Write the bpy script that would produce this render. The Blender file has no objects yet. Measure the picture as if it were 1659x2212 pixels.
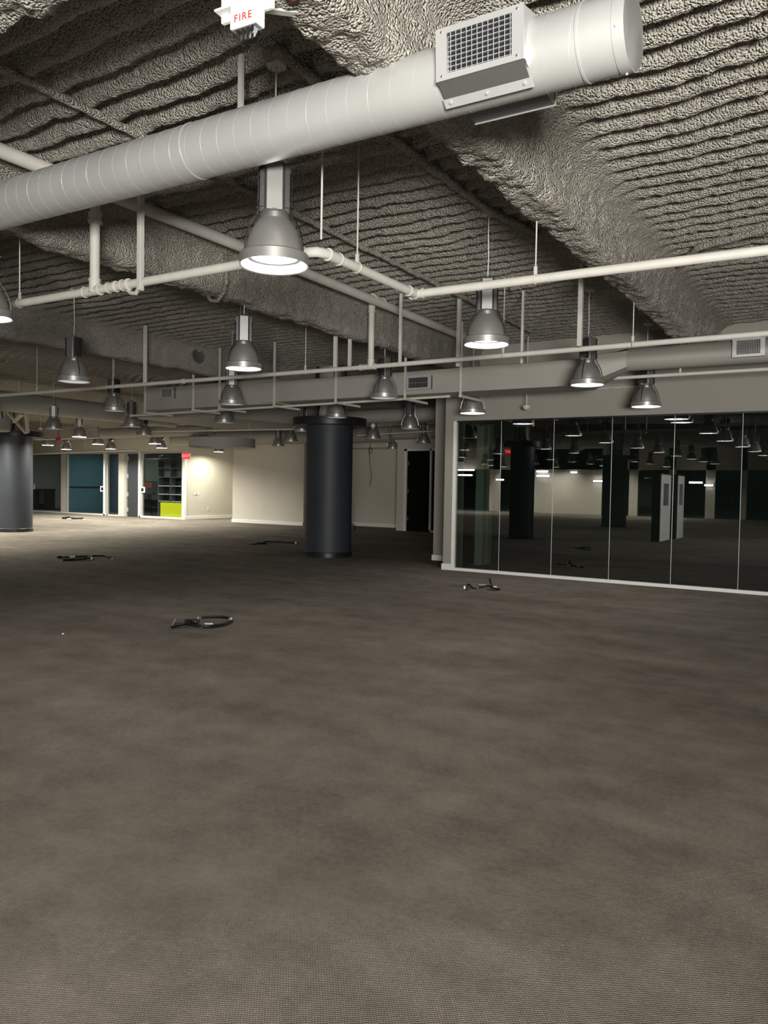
import bpy, math, random
import numpy as np
from mathutils import Vector, Matrix
random.seed(7)
S = bpy.context.scene
C = S.collection

# ------------------------------------------------------------------ camera
FPX, PW, PH = 1661.0, 1659, 2212
YAW, PIT, ROL = math.radians(31.8), math.radians(1.93), math.radians(0.97)
R0 = np.array([math.cos(YAW), math.sin(YAW), 0.0])
FH = np.array([-math.sin(YAW), math.cos(YAW), 0.0])
ZZ = np.array([0, 0, 1.0])
CF = FH * math.cos(PIT) - ZZ * math.sin(PIT)
CU0 = FH * math.sin(PIT) + ZZ * math.cos(PIT)
CR = R0 * math.cos(ROL) + CU0 * math.sin(ROL)
CU = CU0 * math.cos(ROL) - R0 * math.sin(ROL)
EYE = np.array([0.0, 0.0, 1.5])
cam = bpy.data.cameras.new('camera')
cam.sensor_fit = 'HORIZONTAL'
cam.sensor_width = 36.0
cam.lens = FPX / PW * 36.0
cam.clip_end = 200
co = bpy.data.objects.new('camera', cam)
C.objects.link(co)
co.matrix_world = Matrix(((CR[0], CU[0], -CF[0], EYE[0]), (CR[1], CU[1], -CF[1], EYE[1]), (CR[2], CU[2], -CF[2], EYE[2]), (0, 0, 0, 1)))
S.camera = co

# ------------------------------------------------------------------ world, light, exposure
S.view_settings.view_transform = 'Standard'
S.view_settings.look = 'None'
S.view_settings.exposure = 1.25
S.view_settings.gamma = 1.0
S.view_settings.use_curve_mapping = False
W = bpy.data.worlds.new('world')
S.world = W
W.use_nodes = True
W.node_tree.nodes['Background'].inputs[0].default_value = (0.5, 0.48, 0.44, 1)
W.node_tree.nodes['Background'].inputs[1].default_value = 0.012
LENS_POWER = 34.0
FAR_POWER = 390.0
# added area light without a fixture, behind the camera, grazing the foam ceiling
FILL = bpy.data.lights.new('ceiling_fill', 'AREA'); FILL.shape = 'RECTANGLE'; FILL.size = 2.2; FILL.size_y = 1.1; FILL.energy = 345; FILL.color = (1, .98, .935)
FILL.spread = math.radians(130)
fill_obj = bpy.data.objects.new('ceiling_fill', FILL); C.objects.link(fill_obj); fill_obj.location = (2.7, -3.3, 1.40)
fill_obj.rotation_euler = Vector((-.50, 1, .42)).to_track_quat('-Z', 'Y').to_euler()

# ------------------------------------------------------------------ layout: photo pixel -> place on a known plane of the building
def ray(px, py):
    return CR * (px - PW / 2) / FPX - CU * (py - PH / 2) / FPX + CF
def atz(px, py, z):
    d = ray(px, py); return EYE + d * ((z - 1.5) / d[2])
def aty(px, py, y):
    d = ray(px, py); return EYE + d * (y / d[1])

# ------------------------------------------------------------------ mesh helper
class MB:
    def __init__(s): s.v = []; s.f = []
    def add(s, vs, fs):
        o = len(s.v); s.v += [tuple(map(float, p)) for p in vs]; s.f += [tuple(o + i for i in f) for f in fs]; return s
    def box(s, x0, x1, y0, y1, z0, z1):
        vs = [(x0,y0,z0),(x1,y0,z0),(x1,y1,z0),(x0,y1,z0),(x0,y0,z1),(x1,y0,z1),(x1,y1,z1),(x0,y1,z1)]
        return s.add(vs, [(0,3,2,1),(4,5,6,7),(0,1,5,4),(1,2,6,5),(2,3,7,6),(3,0,4,7)])
    def hexa(s, p):
        return s.add(p, [(0,3,2,1),(4,5,6,7),(0,1,5,4),(1,2,6,5),(2,3,7,6),(3,0,4,7)])
    def bar(s, a, b, w, h=None):
        h = h or w; a = Vector(a); b = Vector(b); d = (b - a).normalized()
        up = Vector((0,0,1)) if abs(d.z) < .9 else Vector((0,1,0))
        x = d.cross(up).normalized() * w / 2; y = x.cross(d).normalized() * h / 2
        return s.hexa([a-x-y, a+x-y, a+x+y, a-x+y, b-x-y, b+x-y, b+x+y, b-x+y])
    def tube(s, pts, r, n=12, caps=True):
        P = [Vector(p) for p in pts]; m = len(P)
        rr = r if isinstance(r, (list, tuple)) else [r] * m
        t0 = (P[1] - P[0]).normalized()
        up = Vector((0,0,1)) if abs(t0.z) < .9 else Vector((1,0,0))
        nx = t0.cross(up).normalized(); vs = []
        for i in range(m):
            t = (P[min(i+1,m-1)] - P[max(i-1,0)]).normalized()
            nx = (nx - t * nx.dot(t)).normalized(); ny = t.cross(nx)
            for k in range(n):
                a = 2*math.pi*k/n
                vs.append(P[i] + (nx*math.cos(a) + ny*math.sin(a)) * rr[i])
        fs = [(i*n+k, i*n+(k+1)%n, (i+1)*n+(k+1)%n, (i+1)*n+k) for i in range(m-1) for k in range(n)]
        if caps: fs += [tuple(range(n))[::-1], tuple((m-1)*n+k for k in range(n))]
        return s.add(vs, fs)
    def lathe(s, prof, c=(0,0,0), n=36, cap0=False, cap1=False):
        vs = [(c[0]+r*math.cos(2*math.pi*k/n), c[1]+r*math.sin(2*math.pi*k/n), c[2]+z) for r, z in prof for k in range(n)]
        m = len(prof)
        fs = [(i*n+k, i*n+(k+1)%n, (i+1)*n+(k+1)%n, (i+1)*n+k) for i in range(m-1) for k in range(n)]
        if cap0: fs.append(tuple(range(n))[::-1])
        if cap1: fs.append(tuple((m-1)*n+k for k in range(n)))
        return s.add(vs, fs)
    def build(s, name, mat, parent=None, angle=35, bevel=0):
        me = bpy.data.meshes.new(name)
        me.from_pydata(s.v, [], s.f); me.update()
        me.polygons.foreach_set('use_smooth', [True] * len(me.polygons))
        me.set_sharp_from_angle(angle=math.radians(angle))
        me.materials.append(mat)
        o = bpy.data.objects.new(name, me); C.objects.link(o)
        if parent: o.parent = parent
        if bevel:
            b = o.modifiers.new('bevel', 'BEVEL'); b.width = bevel; b.segments = 2; b.limit_method = 'ANGLE'
        return o

def tag(o, label, cat, group=None):
    o['label'] = label; o['category'] = cat
    if group: o['group'] = group
    return o
def thing(name, label, cat, loc=(0,0,0), group=None):
    o = bpy.data.objects.new(name, None); C.objects.link(o); o.location = loc; o.empty_display_size = .1
    return tag(o, label, cat, group)
def struct(name, mb, mat, parent=None, **k):
    o = mb.build(name, mat, parent, **k)
    if parent is None: o['kind'] = 'structure'
    return o
def copy_tree(o, parent=None):
    c = o.copy(); C.objects.link(c); c.parent = parent
    for ch in list(o.children): copy_tree(ch, c)
    return c

# ------------------------------------------------------------------ materials
def nt(m): return m.node_tree
def mat(name, col, rough=.6, metal=0., bump=None, var=None, spec=.5, emit=None):
    m = bpy.data.materials.new(name); m.use_nodes = True; t = m.node_tree
    b = t.nodes['Principled BSDF']
    b.inputs['Base Color'].default_value = (*col, 1); b.inputs['Roughness'].default_value = rough
    b.inputs['Metallic'].default_value = metal; b.inputs['Specular IOR Level'].default_value = spec
    tc = t.nodes.new('ShaderNodeTexCoord')
    if emit:
        b.inputs['Emission Color'].default_value = (*emit[0], 1); b.inputs['Emission Strength'].default_value = emit[1]
    if var:   # (scale, amount)
        n = t.nodes.new('ShaderNodeTexNoise'); n.inputs['Scale'].default_value = var[0]; n.inputs['Detail'].default_value = 5
        t.links.new(tc.outputs['Object'], n.inputs['Vector'])
        r = t.nodes.new('ShaderNodeMapRange'); r.inputs[1].default_value = .3; r.inputs[2].default_value = .7
        r.inputs[3].default_value = 1 - var[1]; r.inputs[4].default_value = 1 + var[1]
        t.links.new(n.outputs['Fac'], r.inputs[0])
        x = t.nodes.new('ShaderNodeVectorMath'); x.operation = 'SCALE'; x.inputs[0].default_value = col
        t.links.new(r.outputs[0], x.inputs['Scale']); t.links.new(x.outputs[0], b.inputs['Base Color'])
    if bump:  # (scale, distance)
        n = t.nodes.new('ShaderNodeTexNoise'); n.inputs['Scale'].default_value = bump[0]; n.inputs['Detail'].default_value = 4
        t.links.new(tc.outputs['Object'], n.inputs['Vector'])
        u = t.nodes.new('ShaderNodeBump'); u.inputs['Distance'].default_value = bump[1]; u.inputs['Strength'].default_value = 1
        t.links.new(n.outputs['Fac'], u.inputs['Height']); t.links.new(u.outputs[0], b.inputs['Normal'])
    return m

def foam_material():
    m = mat('sprayed foam', (.47, .44, .38), .9, spec=.25); t = m.node_tree; b = t.nodes['Principled BSDF']
    tc = t.nodes['Texture Coordinate']
    v = t.nodes.new('ShaderNodeTexVoronoi'); v.inputs['Scale'].default_value = 75; v.feature = 'F1'; v.inputs['Randomness'].default_value = 1.0
    n = t.nodes.new('ShaderNodeTexNoise'); n.inputs['Scale'].default_value = 38; n.inputs['Detail'].default_value = 3
    n.inputs['Roughness'].default_value = .6
    for q in (v, n): t.links.new(tc.outputs['Object'], q.inputs['Vector'])
    a = t.nodes.new('ShaderNodeMath'); a.operation = 'SUBTRACT'
    t.links.new(n.outputs['Fac'], a.inputs[0])
    h = t.nodes.new('ShaderNodeMath'); h.operation = 'MULTIPLY'; h.inputs[1].default_value = 1.0
    t.links.new(v.outputs['Distance'], h.inputs[0]); t.links.new(h.outputs[0], a.inputs[1])
    u = t.nodes.new('ShaderNodeBump'); u.inputs['Distance'].default_value = .034; u.inputs['Strength'].default_value = 1
    t.links.new(a.outputs[0], u.inputs['Height']); t.links.new(u.outputs[0], b.inputs['Normal'])
    return m

def carpet_material():
    m = mat('carpet', (.2, .18, .15), .95, spec=.15); t = m.node_tree; b = t.nodes['Principled BSDF']
    tc = t.nodes['Texture Coordinate']
    def noise(scale, det, rough=.5, vec=None):
        n = t.nodes.new('ShaderNodeTexNoise'); n.inputs['Scale'].default_value = scale; n.inputs['Detail'].default_value = det
        n.inputs['Roughness'].default_value = rough
        t.links.new(vec or tc.outputs['Object'], n.inputs['Vector']); return n
    n1 = noise(.55, 6, .6); n2 = noise(3.2, 5, .65)
    mp = t.nodes.new('ShaderNodeMapping'); mp.inputs['Scale'].default_value = (.5, 2.2, 1); mp.inputs['Rotation'].default_value = (0, 0, .35)
    t.links.new(tc.outputs['Object'], mp.inputs[0]); n3 = noise(.8, 5, .6, mp.outputs[0])
    n4 = noise(34, 4, .6)
    def mul(a, k):
        q = t.nodes.new('ShaderNodeMath'); q.operation = 'MULTIPLY'; q.inputs[1].default_value = k; t.links.new(a, q.inputs[0]); return q.outputs[0]
    def add(a, c):
        q = t.nodes.new('ShaderNodeMath'); t.links.new(a, q.inputs[0]); t.links.new(c, q.inputs[1]); return q.outputs[0]
    s = add(add(add(mul(n1.outputs['Fac'], .32), mul(n2.outputs['Fac'], .28)), mul(n3.outputs['Fac'], .25)), mul(n4.outputs['Fac'], .15))
    r = t.nodes.new('ShaderNodeValToRGB'); e = r.color_ramp.elements
    e[0].position = .41; e[0].color = (.142, .123, .099, 1); e[1].position = .60; e[1].color = (.285, .250, .205, 1)
    t.links.new(s, r.inputs[0])
    # woven loops: two crossing waves
    w = []
    for rot in (.9, -.67):
        mq = t.nodes.new('ShaderNodeMapping'); mq.inputs['Rotation'].default_value = (0, 0, rot)
        t.links.new(tc.outputs['Object'], mq.inputs[0])
        q = t.nodes.new('ShaderNodeTexWave'); q.inputs['Scale'].default_value = 38; q.inputs['Distortion'].default_value = 1.2
        q.inputs['Detail'].default_value = 1; q.inputs['Detail Scale'].default_value = 2
        t.links.new(mq.outputs[0], q.inputs['Vector']); w.append(q.outputs['Fac'])
    pr = t.nodes.new('ShaderNodeMath'); pr.operation = 'MULTIPLY'; t.links.new(w[0], pr.inputs[0]); t.links.new(w[1], pr.inputs[1])
    mr = t.nodes.new('ShaderNodeMapRange'); mr.inputs[3].default_value = .84; mr.inputs[4].default_value = 1.22
    t.links.new(pr.outputs[0], mr.inputs[0])
    x = t.nodes.new('ShaderNodeVectorMath'); x.operation = 'SCALE'
    t.links.new(r.outputs[0], x.inputs[0]); t.links.new(mr.outputs[0], x.inputs['Scale'])
    t.links.new(x.outputs[0], b.inputs['Base Color'])
    u = t.nodes.new('ShaderNodeBump'); u.inputs['Distance'].default_value = .006; u.inputs['Strength'].default_value = .8
    t.links.new(pr.outputs[0], u.inputs['Height']); t.links.new(u.outputs[0], b.inputs['Normal'])
    return m

def glass_material(name, tint, ior):
    m = bpy.data.materials.new(name); m.use_nodes = True; t = m.node_tree; t.nodes.clear()
    o = t.nodes.new('ShaderNodeOutputMaterial'); mx = t.nodes.new('ShaderNodeMixShader')
    tr = t.nodes.new('ShaderNodeBsdfTransparent'); tr.inputs[0].default_value = (*tint, 1)
    gl = t.nodes.new('ShaderNodeBsdfGlossy'); gl.inputs['Roughness'].default_value = .004
    fr = t.nodes.new('ShaderNodeFresnel'); fr.inputs['IOR'].default_value = ior
    ge = t.nodes.new('ShaderNodeNewGeometry'); iv = t.nodes.new('ShaderNodeMath'); iv.operation = 'SUBTRACT'; iv.inputs[0].default_value = 1
    t.links.new(ge.outputs['Backfacing'], iv.inputs[1])     # reflect once, at the outer face of the pane
    fm = t.nodes.new('ShaderNodeMath'); fm.operation = 'MULTIPLY'; t.links.new(fr.outputs[0], fm.inputs[0]); t.links.new(iv.outputs[0], fm.inputs[1])
    t.links.new(fm.outputs[0], mx.inputs[0]); t.links.new(tr.outputs[0], mx.inputs[1]); t.links.new(gl.outputs[0], mx.inputs[2])
    t.links.new(mx.outputs[0], o.inputs[0]); return m

def emitter(name, col, s):
    m = bpy.data.materials.new(name); m.use_nodes = True; t = m.node_tree; t.nodes.clear()
    o = t.nodes.new('ShaderNodeOutputMaterial'); e = t.nodes.new('ShaderNodeEmission')
    e.inputs[0].default_value = (*col, 1); e.inputs[1].default_value = s; t.links.new(e.outputs[0], o.inputs[0]); return m

FOAM = foam_material(); CARPET = carpet_material()
GLASS = glass_material('smoked green glass', (.56, .63, .59), 2.7)
GLASS2 = glass_material('clear office glass', (.80, .84, .84), 1.7)
WALL = mat('wall paint', (.60, .565, .49), .85, var=(1.5, .03))
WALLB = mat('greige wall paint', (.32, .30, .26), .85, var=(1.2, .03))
WHITE = mat('white trim paint', (.80, .79, .76), .5)
DUCT = mat('galvanised duct', (.52, .52, .50), .42, .35, var=(2.5, .05), bump=(9, .0008))
DUCTP = mat('painted duct', (.36, .345, .305), .6, .1, var=(1.3, .06))
BRIGHT = mat('bright sheet steel', (.74, .74, .73), .35, .6)
STEELD = mat('dark folded steel', (.16, .165, .165), .45, .5)
PIPE = mat('painted pipe', (.60, .575, .52), .5, .0, var=(9, .05), bump=(60, .0006))
ROD = mat('painted rod', (.55, .53, .48), .5)
LAMPM = mat('brushed aluminium', (.40, .39, .37), .40, .65, var=(6, .05))
LAMPH = mat('lamp housing metal', (.30, .30, .285), .42, .8)
FIN = mat('dark fin metal', (.07, .072, .07), .4, .7)
WIRE = mat('chrome rod', (.6, .6, .6), .2, 1.)
REFL = mat('white reflector', (.85, .86, .9), .5)
LENS = emitter('lit lens', (1, .97, .93), LENS_POWER)
LENSF = emitter('lit far lens', (1, .965, .85), FAR_POWER)
LENSM = emitter('lit nook lens', (1, .98, .80), 190.0)
LENSDIM = emitter('dim lens', (1, .97, .93), 1.2)
LENSOFF = mat('unlit lens', (.3, .3, .3), .3)
CHAR = mat('charcoal column paint', (.028, .033, .040), .55, 0, var=(2, .08), bump=(120, .0006))
BLACK = mat('black satin', (.012, .013, .016), .4)
BLKR = mat('black rubber', (.006, .006, .007), .45, spec=.3)
RINGM = mat('painted ring', (.42, .41, .38), .6)
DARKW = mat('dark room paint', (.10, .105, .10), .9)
DOORM = mat('near black door', (.003, .003, .003), .6, spec=.1)
SILV = mat('joint silicone', (.5, .53, .5), .5)
TEAL = mat('teal painted wall', (.055, .125, .15), .8)
GREYW = mat('grey painted wall', (.10, .105, .11), .8)
YELL = mat('yellow panel', (.72, .70, .01), .5)
RED = mat('red plastic', (.5, .02, .02), .4)
REDE = emitter('lit red letters', (1, .10, .10), 2.2)
PLAST = mat('white plastic', (.82, .81, .77), .4)
CLEAR = mat('clear strobe lens', (.35, .36, .38), .08, .6, bump=(90, .01))
FOIL = mat('silver tape', (.75, .75, .74), .3, .4)
RUST = mat('primer brown', (.16, .06, .04), .7)
WOODY = mat('painted timber brace', (.5, .47, .41), .8)

def lettering(text, size, mat_, parent, loc_, spacing=1.0, depth=.0006):
    cv = bpy.data.curves.new('lettering', 'FONT'); cv.body = text; cv.size = size; cv.align_x = 'CENTER'; cv.align_y = 'CENTER'
    cv.space_character = spacing; cv.extrude = depth; cv.offset = size*.012
    tmp = bpy.data.objects.new('tmp', cv); C.objects.link(tmp); bpy.context.view_layer.update()
    me = bpy.data.meshes.new_from_object(tmp.evaluated_get(bpy.context.evaluated_depsgraph_get()))
    bpy.data.objects.remove(tmp); me.materials.clear(); me.materials.append(mat_)
    o = bpy.data.objects.new('lettering', me); C.objects.link(o); o.parent = parent; o.location = loc_; o.rotation_euler = (math.pi/2, 0, 0)
    return o

# ------------------------------------------------------------------ noise for the foam
_rng = np.random.RandomState(3)
_L = _rng.rand(256, 256)
def vn(x, y):
    xi = np.floor(x).astype(int); yi = np.floor(y).astype(int); fx = x - xi; fy = y - yi
    fx = fx*fx*(3-2*fx); fy = fy*fy*(3-2*fy)
    a = _L[xi % 256, yi % 256]; b = _L[(xi+1) % 256, yi % 256]; c = _L[xi % 256, (yi+1) % 256]; d = _L[(xi+1) % 256, (yi+1) % 256]
    return (a*(1-fx)+b*fx)*(1-fy) + (c*(1-fx)+d*fx)*fy - .5

# ------------------------------------------------------------------ setting
BEAMS = [(-10.50, 1), (-6.06, 1), (-2.17, 1), (1.75, 1), (5.7, 0), (-14.7, 0), (-19.0, 0), (-23.2, 0), (-27.5, 0), (-31.8, 0)]   # left edge of each foam-coated beam
BW = .26
PITCH = .225
def deck_z(x, y):
    w = vn(x*1.9+7, y*.9)*.45 + vn(x*5+3, y*1.7)*.2 + vn(x*.4, y*.3)*.4
    p = (y + .075)/PITCH + w
    q = p - np.floor(p) - .5
    val = np.exp(-(q/.235)**2)
    z = 3.98 + .10*val + .018*np.cos(2*math.pi*q)
    fade = np.ones_like(z); drop = np.zeros_like(z)
    for b, _ in BEAMS:
        d = np.maximum(np.maximum(b - x, x - (b+BW)), 0)
        right = x > b
        f = np.clip((d - np.where(right, .10, .02))/np.where(right, .28, .06), 0, 1); f = f*f*(3-2*f)
        fade = np.minimum(fade, f)
        drop = np.maximum(drop, .17*np.exp(-d/np.where(right, .10, .03)))
    z = 3.99 + (z - 3.99)*fade - drop
    z += .016*vn(x*13, y*13) + .012*vn(x*31+5, y*31) + .008*vn(x*62, y*62+9)
    return z
def deck(x0, x1, dx, y0, y1, dy):
    nx = int(round((x1-x0)/dx)); ny = int(round((y1-y0)/dy))
    X, Y = np.meshgrid(np.linspace(x0, x1, nx+1), np.linspace(y0, y1, ny+1))
    Z = deck_z(X, Y); n = nx+1
    vs = np.stack([X.ravel(), Y.ravel(), Z.ravel()], 1)
    i = (np.arange(ny)[:, None]*n + np.arange(nx)[None, :]).ravel()
    fs = np.stack([i, i+n, i+n+1, i+1], 1)
    me = bpy.data.meshes.new('ceiling'); me.vertices.add(len(vs)); me.vertices.foreach_set('co', vs.ravel())
    me.loops.add(fs.size); me.loops.foreach_set('vertex_index', fs.ravel().astype(np.int32))
    me.polygons.add(len(fs)); me.polygons.foreach_set('loop_start', np.arange(0, fs.size, 4, dtype=np.int32))
    me.polygons.foreach_set('use_smooth', np.ones(len(fs), bool)); me.update(); me.validate()
    me.materials.append(FOAM)
    o = bpy.data.objects.new('ceiling', me); C.objects.link(o); o['kind'] = 'structure'
deck(-7.0, 1.6, .0165, 1.9, 8.0, .0165)
deck(-12.0, -7.0, .05, 1.9, 13.0, .028)
deck(-7.0, 3.0, .05, 8.0, 13.0, .025)
deck(-37.0, -12.0, .25, -25.0, 27.0, .045)
deck(-12.0, 9.0, .5, 13.0, 27.0, .045)
deck(1.6, 9.0, .25, 1.9, 8.0, .045)
deck(3.0, 9.0, .25, 8.0, 13.0, .045)
deck(-12.0, 9.0, .4, -25.0, 1.9, .045)
# solid slab above the sprayed deck
struct('ceiling_slab', MB().box(-37, 9, -25, 27, 4.25, 4.4), GREYW)

def foam_beam(axis, c0, y0, y1, step, ds, label, bottom=3.50, amp=1., width=BW):
    sec = [(-.03, 4.06), (-.015, 3.9), (-.01, 3.60), (.0, bottom+.03), (.03, bottom), (width-.04, bottom), (width, bottom+.035), (width+.012, 3.75), (width+.05, 3.90), (width+.16, 4.0), (width+.22, 4.06)]
    P = []
    for (a, b) in zip(sec[:-1], sec[1:]):
        L = math.hypot(b[0]-a[0], b[1]-a[1]); k = max(1, int(round(L/ds)))
        P += [(a[0]+(b[0]-a[0])*i/k, a[1]+(b[1]-a[1])*i/k) for i in range(k)]
    P.append(sec[-1]); P = np.array(P)
    T = np.gradient(P, axis=0); N = np.stack([T[:, 1], -T[:, 0]], 1); N /= np.linalg.norm(N, axis=1)[:, None]
    s = np.concatenate([[0], np.cumsum(np.hypot(*(P[1:]-P[:-1]).T))])
    ys = np.arange(y0, y1+step, step)
    A, B = np.meshgrid(ys, s, indexing='ij')
    h = (.045*vn(A*2.2+c0, B*3+11) + .035*vn(A*7+c0*3, B*7+4) + .028*vn(A*19+c0, B*19+8) + .022*vn(A*45+c0, B*45+1))*amp
    X = P[None, :, 0] + N[None, :, 0]*h*-1; Z = P[None, :, 1] + N[None, :, 1]*h*-1
    if axis == 'y': vs = np.stack([(X+c0).ravel(), A.ravel(), Z.ravel()], 1)
    else: vs = np.stack([A.ravel(), (c0+width-X).ravel(), Z.ravel()], 1)
    n = len(P); i = (np.arange(len(ys)-1)[:, None]*n + np.arange(n-1)[None, :]).ravel()
    m = MB(); m.v = [tuple(p) for p in vs.tolist()]; m.f = np.stack([i, i+1, i+n+1, i+n], 1).tolist()
    o = m.build('ceiling_beam', FOAM, angle=180)
    return tag(o, label, 'beam')
foam_beam('y', -2.17, 1.7, 12.4, .022, .022, 'bright foam-coated ceiling beam running from above the fire strobe to the glass wall')
foam_beam('y', -6.06, 1.7, 12.45, .035, .03, 'rough foam-coated ceiling beam beside the long high pipe')
foam_beam('y', -10.50, 1.7, 22.2, .05, .04, 'ragged foam-coated ceiling beam farthest from the glass wall')
foam_beam('x', 1.80, -6.0, 1.7, .022, .022, 'foam-coated cross beam end in the upper left corner', amp=1.2, width=.30)

# floor
struct('floor', MB().box(-37, 9, -25, 27, -.1, 0), CARPET)
# enclosing walls
struct('wall_back', MB().box(-37, 9, 26.8, 27, 0, 4.2), WALL)
struct('wall_left', MB().box(-37, -36.8, -25, 27, 0, 4.2), WALL)
struct('wall_right', MB().box(8.8, 9, -25, 27, 0, 4.2), WALLB)
GV = 12.45                                             # room face of the big glass wall
HZ = 2.69
struct('wall_glazed', MB().box(-6.44, 8.8, GV, GV+.2, HZ, 4.2).box(-6.44, -6.27, GV, GV+.40, 0, HZ), WALLB)
struct('wall_pier', MB().box(-7.42, -6.44, 13.9, 14.1, 0, 4.2).box(-7.42, -7.25, 14.1, 22.6, 0, 4.2), WALLB)
struct('baseboard_pier', MB().box(-7.44, -6.44, 13.88, 13.9, 0, .11), WHITE)
struct('baseboard_glazed', MB().box(-6.46, -6.27, GV-.02, GV, 0, .11), WHITE)
struct('trim_1', MB().box(-6.27, -6.215, GV-.02, GV+.10, 0, HZ).box(-6.27, 8.8, GV-.03, GV+.10, 0, .05), WHITE, bevel=.003)
struct('trim_2', MB().box(-6.215, 8.8, GV+.01, GV+.09, HZ-.025, HZ), BLACK)
# inner room behind the smoked glass
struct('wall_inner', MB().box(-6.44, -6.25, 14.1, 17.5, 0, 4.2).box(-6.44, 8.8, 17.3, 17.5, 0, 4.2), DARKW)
struct('wall_stub', MB().box(-6.44, -6.24, GV+.40, 12.84, 0, 4.2), WALLB)
struct('trim_3', MB().box(-6.42, -6.2, 13.62, 13.80, 0, HZ).box(-6.42, -6.2, 13.86, 14.06, 0, HZ), WALL, bevel=.004)
struct('doorway_shade', MB().box(-6.40, -6.36, 12.84, 13.62, 0, HZ), DOORM)  # dark sheet added in the empty doorway to stand in for its shade
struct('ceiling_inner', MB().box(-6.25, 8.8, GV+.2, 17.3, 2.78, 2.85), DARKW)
xs = [-6.215, -5.36, -4.41, -3.44, -2.48, -1.52, -.56, .40, 1.36, 2.32, 3.3, 8.8]
for i in range(len(xs)-1):
    w = struct('window_%d' % (i+1), MB().box(xs[i]+.003, xs[i+1]-.003, GV+.03, GV+.042, .05, HZ-.02), GLASS)
    if i: struct('joint', MB().box(xs[i]-.004, xs[i]+.004, GV+.028, GV+.044, .05, HZ-.02), SILV, w)

# door wall beyond the pier
struct('wall_door', MB().box(-13.4, -13.06, 22.4, 22.6, 0, 4.2).box(-11.9, -7.25, 22.4, 22.6, 0, 4.2).box(-13.06, -11.9, 22.4, 22.6, 2.72, 4.2).box(-13.4, -13.3, 22.6, 23.85, 0, 4.2), WALL)
struct('trim_4', MB().box(-13.10, -13.0, 22.36, 22.5, 0, 2.76).box(-12.12, -12.06, 22.36, 22.5, 0, 2.76).box(-11.93, -11.86, 22.36, 22.5, 0, 2.76).box(-13.1, -11.86, 22.36, 22.5, 2.69, 2.76).box(-12.12, -11.86, 22.36, 22.5, 0, .06), WHITE)
d = struct('door_1', MB().box(-13.0, -12.12, 22.42, 22.47, 0, 2.69), DOORM)
for z in (.42, 1.35, 2.28):
    MB().box(-12.99, -12.93, 22.405, 22.42, z-.07, z+.07).tube([(-12.99, 22.40, z-.08), (-12.99, 22.40, z+.08)], .012, 8).build('hinge', STEELD, d)
MB().tube([(-12.25, 22.42, 1.05), (-12.25, 22.37, 1.05)], .02, 12).tube([(-12.25, 22.37, 1.05), (-12.37, 22.37, 1.05)], .01, 8).build('door_handle', FIN, d)
struct('window_20', MB().box(-12.06, -11.93, 22.43, 22.44, .06, 2.69), DOORM)
# white partitions
struct('wall_middle', MB().box(-20.72, -17.25, 22.25, 24.0, 0, 4.2), WALL)
struct('baseboard_middle', MB().box(-20.74, -17.25, 22.22, 22.25, 0, .13), WHITE, bevel=.006)
struct('wall_rear', MB().box(-18.6, -13.3, 23.8, 24.0, 0, 4.2), WALL)
struct('baseboard_rear', MB().box(-17.25, -13.4, 23.77, 23.8, 0, .13), WHITE, bevel=.006)
struct('wall_nook', MB().box(-23.55, -23.385, 22.40, 25.6, 0, 4.2).box(-23.4, -20.7, 25.4, 25.6, 0, 4.2), WALL)
struct('baseboard_nook', MB().box(-23.38, -23.35, 22.3, 25.4, 0, .13).box(-23.35, -20.7, 25.37, 25.4, 0, .13), WHITE, bevel=.006)
struct('trim_5', MB().box(-20.74, -13.3, 22.19, 22.25, 2.86, 2.90).box(-23.5, -17.25, 22.16, 22.2, 2.90, 2.93) if False else MB().box(-17.25, -13.4, 23.74, 23.8, 2.84, 2.9), WALLB)
# glazed offices
OV = 22.3
struct('wall_offices', MB().box(-36.8, -23.38, OV, OV+.15, 2.76, 4.2).box(-31.4, -31.03, OV, OV+.15, 0, 2.76)
       .box(-27.42, -27.06, OV, OV+.15, 0, 2.76).box(-23.55, -23.38, OV, OV+.15, 0, 2.76).box(-36.8, -34.4, OV, OV+.15, 0, 2.76), WALL)
struct('trim_6', MB().box(-33.84, -33.70, OV-.02, OV+.1, 0, 2.76).box(-33.8, -31.03, OV-.02, OV+.1, 0, .06).box(-31.03, -28.28, OV-.02, OV+.1, 0, .06)
       .box(-28.40, -28.27, OV-.02, OV+.1, 0, 2.76).box(-26.14, -26.0, OV-.02, OV+.1, 0, 2.76).box(-26.1, -23.4, OV-.02, OV+.1, 0, .07)
       .box(-23.48, -23.36, OV-.03, OV+.1, 0, 2.76).box(-28.27, -27.42, OV, OV+.1, 0, .05), WHITE)
struct('trim_7', MB().box(-33.8, -23.4, OV-.01, OV+.08, 2.70, 2.76).box(-28.2, -28.12, OV, OV+.1, 0, 2.7).box(-27.06, -26.9, OV, OV+.1, 0, 2.7).box(-25.98, -25.9, OV, OV+.1, .06, 2.7).box(-31.03, -30.93, OV, OV+.1, .06, 2.7), RINGM)
struct('wall_teal', MB().box(-31.3, -31.1, OV+.15, 26.8, 0, 2.9), TEAL)
struct('wall_office_sides', MB().box(-27.3, -27.15, OV+.15, 26.8, 0, 2.9), GREYW)
struct('ceiling_offices', MB().box(-36.8, -23.55, OV+.15, 26.8, 2.85, 2.95), GREYW)
struct('wall_office_back', MB().box(-31.1, -28.0, 24.6, 24.7, 0, 2.85), mat('slate painted wall', (.07, .09, .12), .8))
struct('wall_office_rear', MB().box(-28.0, -27.3, 24.6, 24.7, 0, 2.85).box(-36, -31.3, 25.6, 25.7, 0, 2.85).box(-27.15, -23.5, 25.6, 25.7, 0, 2.85), GREYW)
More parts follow.
